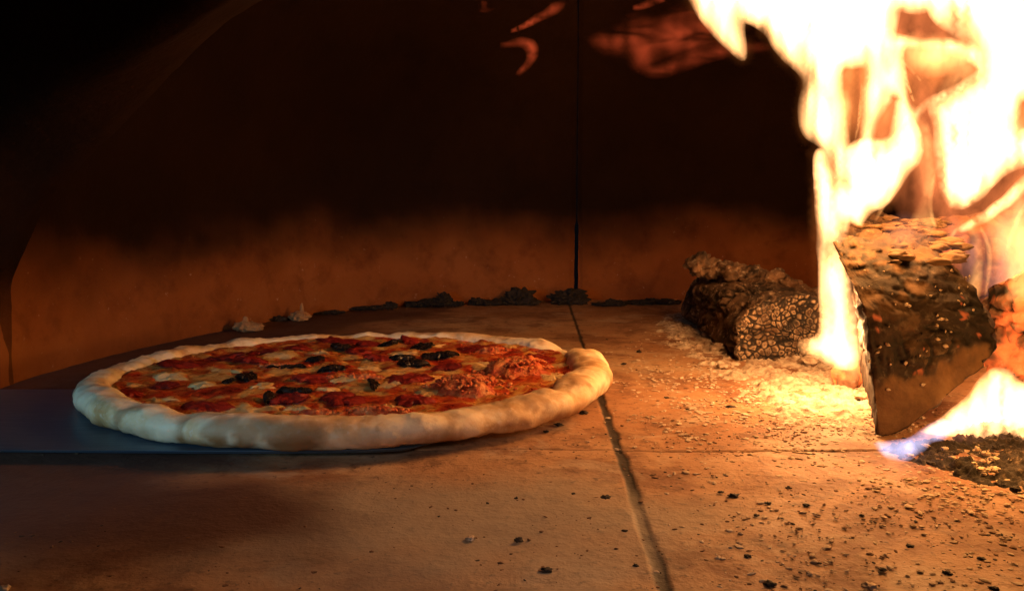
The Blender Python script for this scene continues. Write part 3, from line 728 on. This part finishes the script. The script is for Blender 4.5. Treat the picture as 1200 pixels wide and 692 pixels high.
# ------------------------------------------------------------------ flames: closed bodies of glowing gas
def inflate(name, outline, Y, T, m, parent, holes=(), w=14, step=7, lean=0.0, seed=0, jit=1.6, wav=.012, res=6, pw=1.5, grow=0.0):
    def prep(pl, g):
        pl = catmull(pl, res)
        if g:
            A2_ = sum(pl[i][0] * pl[(i + 1) % len(pl)][1] - pl[(i + 1) % len(pl)][0] * pl[i][1] for i in range(len(pl)))
            sg = g * (1 if A2_ > 0 else -1); o_ = []
            for i, (x, y) in enumerate(pl):
                a_, c_ = pl[i - 2], pl[(i + 2) % len(pl)]; tx, ty = c_[0] - a_[0], c_[1] - a_[1]; l_ = math.hypot(tx, ty) or 1
                o_.append((x + ty / l_ * sg, y - tx / l_ * sg))
            pl = o_
        return [(x + jit * n1(x * .06, y * .06, seed), y + jit * n1(y * .06, x * .06, seed + 5)) for x, y in pl]
    O = prep(outline, grow); Hs = [prep(h_, -grow) for h_ in holes]; loops = [O] + Hs; pts, edges = [], []
    segA, segB = [], []
    for lp_ in loops:
        o = len(pts); pts += lp_; n = len(lp_); edges += [(o + i, o + (i + 1) % n) for i in range(n)]
        segA += lp_; segB += lp_[1:] + lp_[:1]
    A_, B_ = np.array(segA), np.array(segB); ab = B_ - A_; q2 = np.maximum((ab * ab).sum(1), 1e-9)
    def dist(p):
        p = np.array(p); t = np.clip(((p - A_) * ab).sum(1) / q2, 0, 1); return np.hypot(*(A_ + ab * t[:, None] - p).T).min()
    def inside(p):
        x, y = p; cr = (A_[:, 1] > y) != (B_[:, 1] > y)
        xi = A_[:, 0] + (y - A_[:, 1]) / np.where(cr, B_[:, 1] - A_[:, 1], 1) * ab[:, 0]
        return ((x < xi) & cr).sum() % 2 == 1
    xs = [p[0] for p in O]; ys = [p[1] for p in O]; y = min(ys); r = 0; inner = []
    while y < max(ys):
        x = min(xs) + (step / 2 if r % 2 else 0)
        while x < max(xs):
            if inside((x, y)) and dist((x, y)) > step * .45: inner.append((x, y))
            x += step
        y += step * .87; r += 1
    allp = [V(p) for p in pts + inner]
    ov, oe, of, orig, _, _ = delaunay_2d_cdt(allp, edges, [], 0, 1e-4)
    tris = []
    for t in of:
        c_ = sum((ov[i] for i in t), V((0, 0))) / len(t)
        if inside((c_.x, c_.y)): tris.append(tuple(t))
    ymin, ymax = min(ys), max(ys); nV = len(ov); top, bot, share = [], [], []
    for p in ov:
        d = dist((p.x, p.y)); e = d < .3
        hh = 0 if e else T * (1 - math.exp(-(d / w) ** pw)) * max(.12, 1 + .75 * n1(p.x * .030, p.y * .016, seed + 3) + .75 * n1(p.x * .10, p.y * .022, seed + 9))
        yy = Y + wav * n1(p.x * .012, p.y * .012, seed) + lean * (ymax - p.y) / (ymax - ymin)
        top.append(at(p.x, p.y, yy - hh)); bot.append(at(p.x, p.y, yy + hh)); share.append(e)
    verts = list(top); idx = []
    for i in range(nV):
        if share[i]: idx.append(i)
        else: idx.append(len(verts)); verts.append(bot[i])
    f = []
    for t in tris:
        if all(share[i] for i in t): continue          # no gas between its corners
        f.append(tuple(reversed(t))); t2 = tuple(idx[i] for i in t)
        if set(t2) != set(t): f.append(t2)
    used = sorted({i for q in f for i in q}); mp = {u: k for k, u in enumerate(used)}
    return child(name, [verts[u] for u in used], [tuple(mp[i] for i in q) for q in f], m, parent)

FW = m_flame('flame_white', (1, .46, .165), 215, .62, (1, 1, .17), 105)
FH = m_flame('flame_halo', (1, .26, .055), 17, .7, (1, 1, .2), 90)
FY = m_flame('flame_yellow', (1, .42, .12), 60, .7, (1, 1, .2), 120)
FO = m_flame('flame_orange', (1, .24, .07), 8.5, .8, (1, 1, .22), 80)
FB = m_flame('flame_blue', (.66, .62, 1), 46, .35, (1, 1, 1), 120)
FM = m_flame('flame_amber', (1, .38, .11), 62, .7, (1, 1, .2), 100)
FP = m_flame('flame_pink', (1, .36, .24), 9, .8, (1, 1, .25), 90)
FR = m_flame('flame_red', (1, .12, .035), 19, .85, (.45, .45, 1.6), 38)
fire = empty('fire', (.22, .46, 0), 'tall white and orange flames rising round the split log at the right', 'fire')
# column left of the split log
def flame(pts, Y, T, w, seed, holes=(), halo=True, m=None, grow=4.0, **kw):
    w = w * 1.3
    inflate('flame', pts, Y, T, m or FW, fire, holes=holes, w=w, seed=seed, grow=grow, **kw)
    if halo: inflate('flame', pts, Y + .012, T * .8, FH, fire, w=w * 1.7, seed=seed + 20, grow=grow + 9, jit=3.5, **dict(kw, pw=2.0))
flame([(944, 405), (960, 392), (963, 350), (961, 300), (958, 240), (956, 188), (962, 178), (972, 196), (983, 214), (990, 190), (997, 172), (1012, 165), (1040, 166), (1056, 150), (1066, 138), (1078, 160), (1077, 185), (1060, 206), (1046, 228), (1034, 240), (1016, 251), (1003, 270), (993, 288), (990, 306), (996, 345), (1002, 385), (1005, 424), (990, 430), (972, 424)], .44, .024, 13, 1,
      holes=[[(986, 286), (996, 268), (1001, 262), (998, 276), (990, 290)]])
flame([(972, 424), (1004, 424), (1008, 440), (992, 438)], .43, .012, 8, 12, m=FY, halo=False)
flame([(938, 402), (952, 396), (972, 396), (1000, 410), (996, 426), (968, 422), (946, 414)], .445, .012, 9, 15, m=FY, halo=False)
# great plume along the top with its gaps: two bodies, one behind the other
flame([(796, -70), (812, 2), (832, 32), (852, 54), (871, 68), (871, 44), (873, 26), (896, 36), (913, 62), (942, 92), (938, 126), (943, 156), (965, 174), (980, 216), (990, 212), (1003, 178), (1030, 172), (1060, 160), (1074, 140), (1084, 127), (1110, 114), (1144, 92), (1150, 76), (1136, 50), (1090, 48), (1060, 44), (1043, 36), (1042, 12), (1090, 8), (1090, -70)],
      .462, .026, 19, 3, step=5, holes=[[(986, 84), (1000, 78), (1015, 82), (1013, 120), (1010, 160), (994, 168), (988, 130)], [(1041, 120), (1050, 112), (1051, 126), (1047, 146), (1042, 162), (1024, 163), (1026, 146), (1034, 130)], [(1058, 57), (1080, 56), (1110, 62), (1142, 74), (1143, 88), (1112, 106), (1086, 119), (1074, 128), (1063, 116), (1060, 90)]])
flame([(905, -70), (930, 0), (950, 40), (955, 90), (975, 120), (985, 90), (1000, 60), (1030, 60), (1040, 100), (1048, 60), (1052, -70)], .49, .02, 16, 33, halo=False, grow=0)
flame([(985, 90), (998, 120), (996, 168), (986, 176), (978, 140)], .47, .012, 9, 34, m=FY, halo=False, grow=0)
flame([(1060, 52), (1100, 44), (1140, 60), (1140, 74), (1100, 82), (1066, 84)], .475, .014, 14, 35, m=FY, halo=False, grow=0)
# right-hand column
flame([(1084, -70), (1088, 10), (1115, 38), (1140, 50), (1149, 80), (1144, 94), (1108, 116), (1090, 126), (1096, 150), (1100, 200), (1108, 232), (1122, 242), (1146, 233), (1174, 205), (1204, 192), (1260, 180), (1300, 60), (1290, -70)], .45, .026, 17, 4,
      holes=[[(1196, 118), (1206, 122), (1212, 140), (1204, 152), (1194, 142)]])
flame([(1124, 266), (1148, 250), (1174, 230), (1198, 206), (1215, 196), (1216, 214), (1196, 232), (1172, 250), (1148, 264), (1128, 272)], .435, .011, 6, 5, grow=1)
flame([(1180, 345), (1186, 310), (1196, 275), (1214, 250), (1250, 240), (1270, 320), (1230, 350), (1196, 352)], .43, .018, 12, 6, m=FY, halo=False)
flame([(1064, 262), (1078, 232), (1084, 196), (1078, 150), (1086, 140), (1096, 170), (1098, 210), (1092, 240), (1100, 262), (1090, 276), (1078, 268)], .455, .010, 10, 16, m=FY, halo=False, grow=0)
flame([(1130, 345), (1140, 300), (1132, 262), (1144, 256), (1152, 290), (1152, 330), (1146, 356)], .44, .008, 7, 17, m=FY, halo=False, grow=0)
# under the log
flame([(1080, 510), (1104, 491), (1134, 466), (1160, 436), (1182, 436), (1204, 450), (1270, 430), (1290, 540), (1204, 541), (1165, 536), (1124, 524), (1098, 517)], .400, .019, 12, 7)
b_ = inflate('flame', [(1020, 513), (1034, 516), (1050, 514), (1066, 511), (1078, 503), (1092, 494), (1108, 488), (1122, 504), (1108, 514), (1092, 520), (1082, 530), (1066, 540), (1050, 540), (1034, 534)], .354, .012, FB, fire, w=6, seed=8, pw=1.2, jit=2)
b_['label'] = 'blue lick of flame under the split log'
inflate('flame', [(1070, 520), (1090, 500), (1120, 490), (1160, 500), (1210, 530), (1210, 545), (1150, 538), (1110, 524)], .385, .010, FP, fire, w=10, seed=18)
# soft amber tongues inside the gaps, and thin filaments
for pts, Y, T, w, sd in [([(972, 84), (992, 76), (1003, 84), (1000, 130), (996, 172), (984, 178), (974, 130)], .458, .014, 16, 41), ([(1018, 168), (1030, 130), (1044, 112), (1056, 120), (1046, 140), (1034, 170)], .458, .008, 14, 42),
                         ([(1052, 44), (1100, 36), (1150, 48), (1148, 74), (1100, 92), (1066, 84)], .455, .015, 20, 43), ([(1056, 150), (1074, 132), (1090, 150), (1098, 200), (1088, 236), (1074, 214)], .458, .013, 16, 44),
                         ([(1120, 60), (1150, 66), (1152, 96), (1120, 110), (1092, 116), (1106, 90)], .457, .010, 18, 45), 
                         ([(1150, 250), (1180, 236), (1210, 220), (1230, 280), (1200, 340), (1170, 350), (1160, 300)], .44, .012, 22, 47), ([(956, 176), (975, 180), (990, 200), (978, 240), (962, 240)], .455, .010, 14, 48)]:
    inflate('flame', pts, Y, T, FM, fire, w=w, seed=sd, pw=1.6, jit=3)
def filament(line, wd, Y, T, m, sd):
    c = catmull(line, 5, False); L_, R_ = [], []
    for i, (x, y) in enumerate(c):
        a_, b2 = c[max(0, i - 1)], c[min(len(c) - 1, i + 1)]; tx, ty = b2[0] - a_[0], b2[1] - a_[1]; l_ = math.hypot(tx, ty) or 1
        h_ = wd * (.15 + math.sin(math.pi * (i + .3) / len(c)) ** .7); L_.append((x - ty / l_ * h_, y + tx / l_ * h_)); R_.append((x + ty / l_ * h_, y - tx / l_ * h_))
    inflate('flame', (L_ + R_[::-1])[::2], Y, T, m, fire, w=wd * .7, step=3, seed=sd, jit=.6, res=2)
for ln_, wd, sd in [([(1056, 70), (1066, 80), (1082, 98)], 2.0, 51), ([(1046, 34), (1034, 36), (1026, 46)], 2.5, 52), ([(1072, 122), (1064, 100), (1058, 70), (1062, 50)], 2.5, 53), ([(1002, 166), (1008, 130), (1010, 96)], 2.5, 54),
                    ([(1098, 272), (1090, 240), (1096, 200)], 3.0, 55), ([(1148, 262), (1160, 300), (1154, 350)], 3.2, 56), ([(1178, 300), (1190, 262), (1206, 232)], 3.5, 57), ([(1024, 262), (1036, 240), (1052, 222)], 3, 58), ([(1104, 300), (1120, 270), (1146, 256)], 2.5, 59)]:
    filament(ln_, wd, .452, .006, FY, sd)
# orange body of the fire behind, and the veil in front of the back log
inflate('flame', [(950, 40), (985, 60), (990, 130), (1000, 190), (1040, 235), (1060, 260), (1120, 280), (1200, 300), (1300, 300), (1300, -70), (1000, -70)], .56, .035, FO, fire, w=20, step=9, seed=9)
inflate('flame', [(1040, 205), (1066, 180), (1082, 140), (1094, 160), (1100, 205), (1092, 250), (1096, 268), (1076, 262), (1060, 240)], .47, .014, FO, fire, w=16, seed=10)
inflate('flame', [(1094, 300), (1110, 250), (1150, 262), (1210, 215), (1260, 260), (1240, 360), (1170, 370), (1140, 345)], .47, .022, FP, fire, w=20, seed=11)
inflate('flame', [(1020, 290), (1034, 262), (1060, 246), (1090, 258), (1130, 262), (1150, 290), (1130, 312), (1080, 300)], .40, .012, FP, fire, w=18, seed=14)
inflate('flame', [(1140, 420), (1160, 330), (1146, 270), (1172, 260), (1200, 240), (1240, 300), (1230, 420), (1190, 440)], .46, .018, FO, fire, w=18, seed=13)
# wisps rolling under the dome
wis = [([(536, -12), (560, -14), (592, -6), (582, 10), (566, 16), (546, 4)], .80, .022, 14, 'dull orange wisp of flame at the top edge over the pizza'),
       ([(588, 41), (606, 30), (632, 14), (650, 2), (664, 2), (658, 14), (640, 24), (612, 36)], .79, .013, 7, 'slanting bright orange wisp of flame left of the wall joint'),
       ([(560, 54), (590, 48), (612, 42), (628, 48), (633, 62), (622, 80), (606, 92), (604, 84), (616, 68), (610, 56), (586, 57)], .79, .011, 7, 'hooked red wisp of flame below the slanting one'),
       ([(686, 48), (700, 34), (716, 30), (742, 12), (770, 14), (806, 0), (850, 6), (872, 30), (866, 56), (836, 60), (820, 76), (786, 74), (764, 90), (740, 84), (730, 70), (706, 66)], .78, .026, 60, 'broad dim red veil of flame right of the wall joint'),
       ([(748, 84), (780, 70), (830, 52), (880, 44), (910, 56), (880, 66), (836, 74), (800, 86), (768, 94)], .775, .016, 26, 'low faint red streak of flame under the broad veil'),
       ([(738, 8), (752, 2), (776, -4), (780, 2), (762, 9), (744, 13)], .77, .010, 5, 'short bright wisp of flame above the dim veil')]
for pts, Y, T, w, lb in wis:
    ctr = at(sum(p[0] for p in pts) / len(pts), sum(p[1] for p in pts) / len(pts), Y)
    e = empty('flame_wisp', ctr, lb, 'flame', 'wisps of flame under the dome')
    inflate('flame', pts, Y, T, FR, e, w=w, step=5, seed=T * 1000 + Y, jit=1.2, pw=1.7)

# ------------------------------------------------------------------ light: the fire's own lamps and weak daylight from the mouth
def lamp(name, kind, loc, energy, col, size, target=None, **kw):
    d = bpy.data.lights.new(name, kind); d.energy = energy; d.color = col
    if kind == 'AREA': d.size = size
    else: d.shadow_soft_size = size
    for k, v in kw.items(): setattr(d, k, v)
    o = bpy.data.objects.new(name, d); COL.objects.link(o); o.location = loc
    if target: o.rotation_euler = (V(target) - V(loc)).to_track_quat('-Z', 'Y').to_euler()
    return o
lamp('fire_light', 'POINT', at(1010, 215, .43), .54, (1, .39, .08), .022)
lamp('fire_light', 'POINT', at(1150, 120, .42), .52, (1, .39, .075), .03)
lamp('fire_light', 'POINT', at(978, 380, .455), .78, (1, .48, .17), .012)
lamp('fire_light', 'POINT', at(1200, 452, .335), .17, (1, .43, .10), .015)
lamp('daylight', 'SPOT', (.10, -.30, .30), 3.4, (1, .84, .80), .05, (-.020, .275, .0), spot_size=math.radians(24), spot_blend=1.0)
lamp('daylight', 'SPOT', (-.30, .03, .10), 2.7, (.36, .72, 1), .03, (-.21, .40, .015), spot_size=math.radians(46), spot_blend=.8)

W = bpy.data.worlds.new('World'); S.world = W; W.use_nodes = True
W.node_tree.nodes['Background'].inputs[0].default_value = (.3, .4, .6, 1); W.node_tree.nodes['Background'].inputs[1].default_value = .004
S.view_settings.view_transform = 'Standard'; S.view_settings.look = 'None'; S.view_settings.exposure = 0; S.view_settings.gamma = 1
S.render.engine = 'CYCLES'
S.cycles.use_denoising = True
try: S.cycles.denoiser = 'OPENIMAGEDENOISE'
except Exception: pass
S.cycles.sample_clamp_indirect = 4; S.cycles.max_bounces = 6; S.cycles.caustics_reflective = False; S.cycles.caustics_refractive = False
S.cycles.transparent_max_bounces = 16; S.cycles.volume_step_rate = 1.0; S.cycles.volume_max_steps = 128
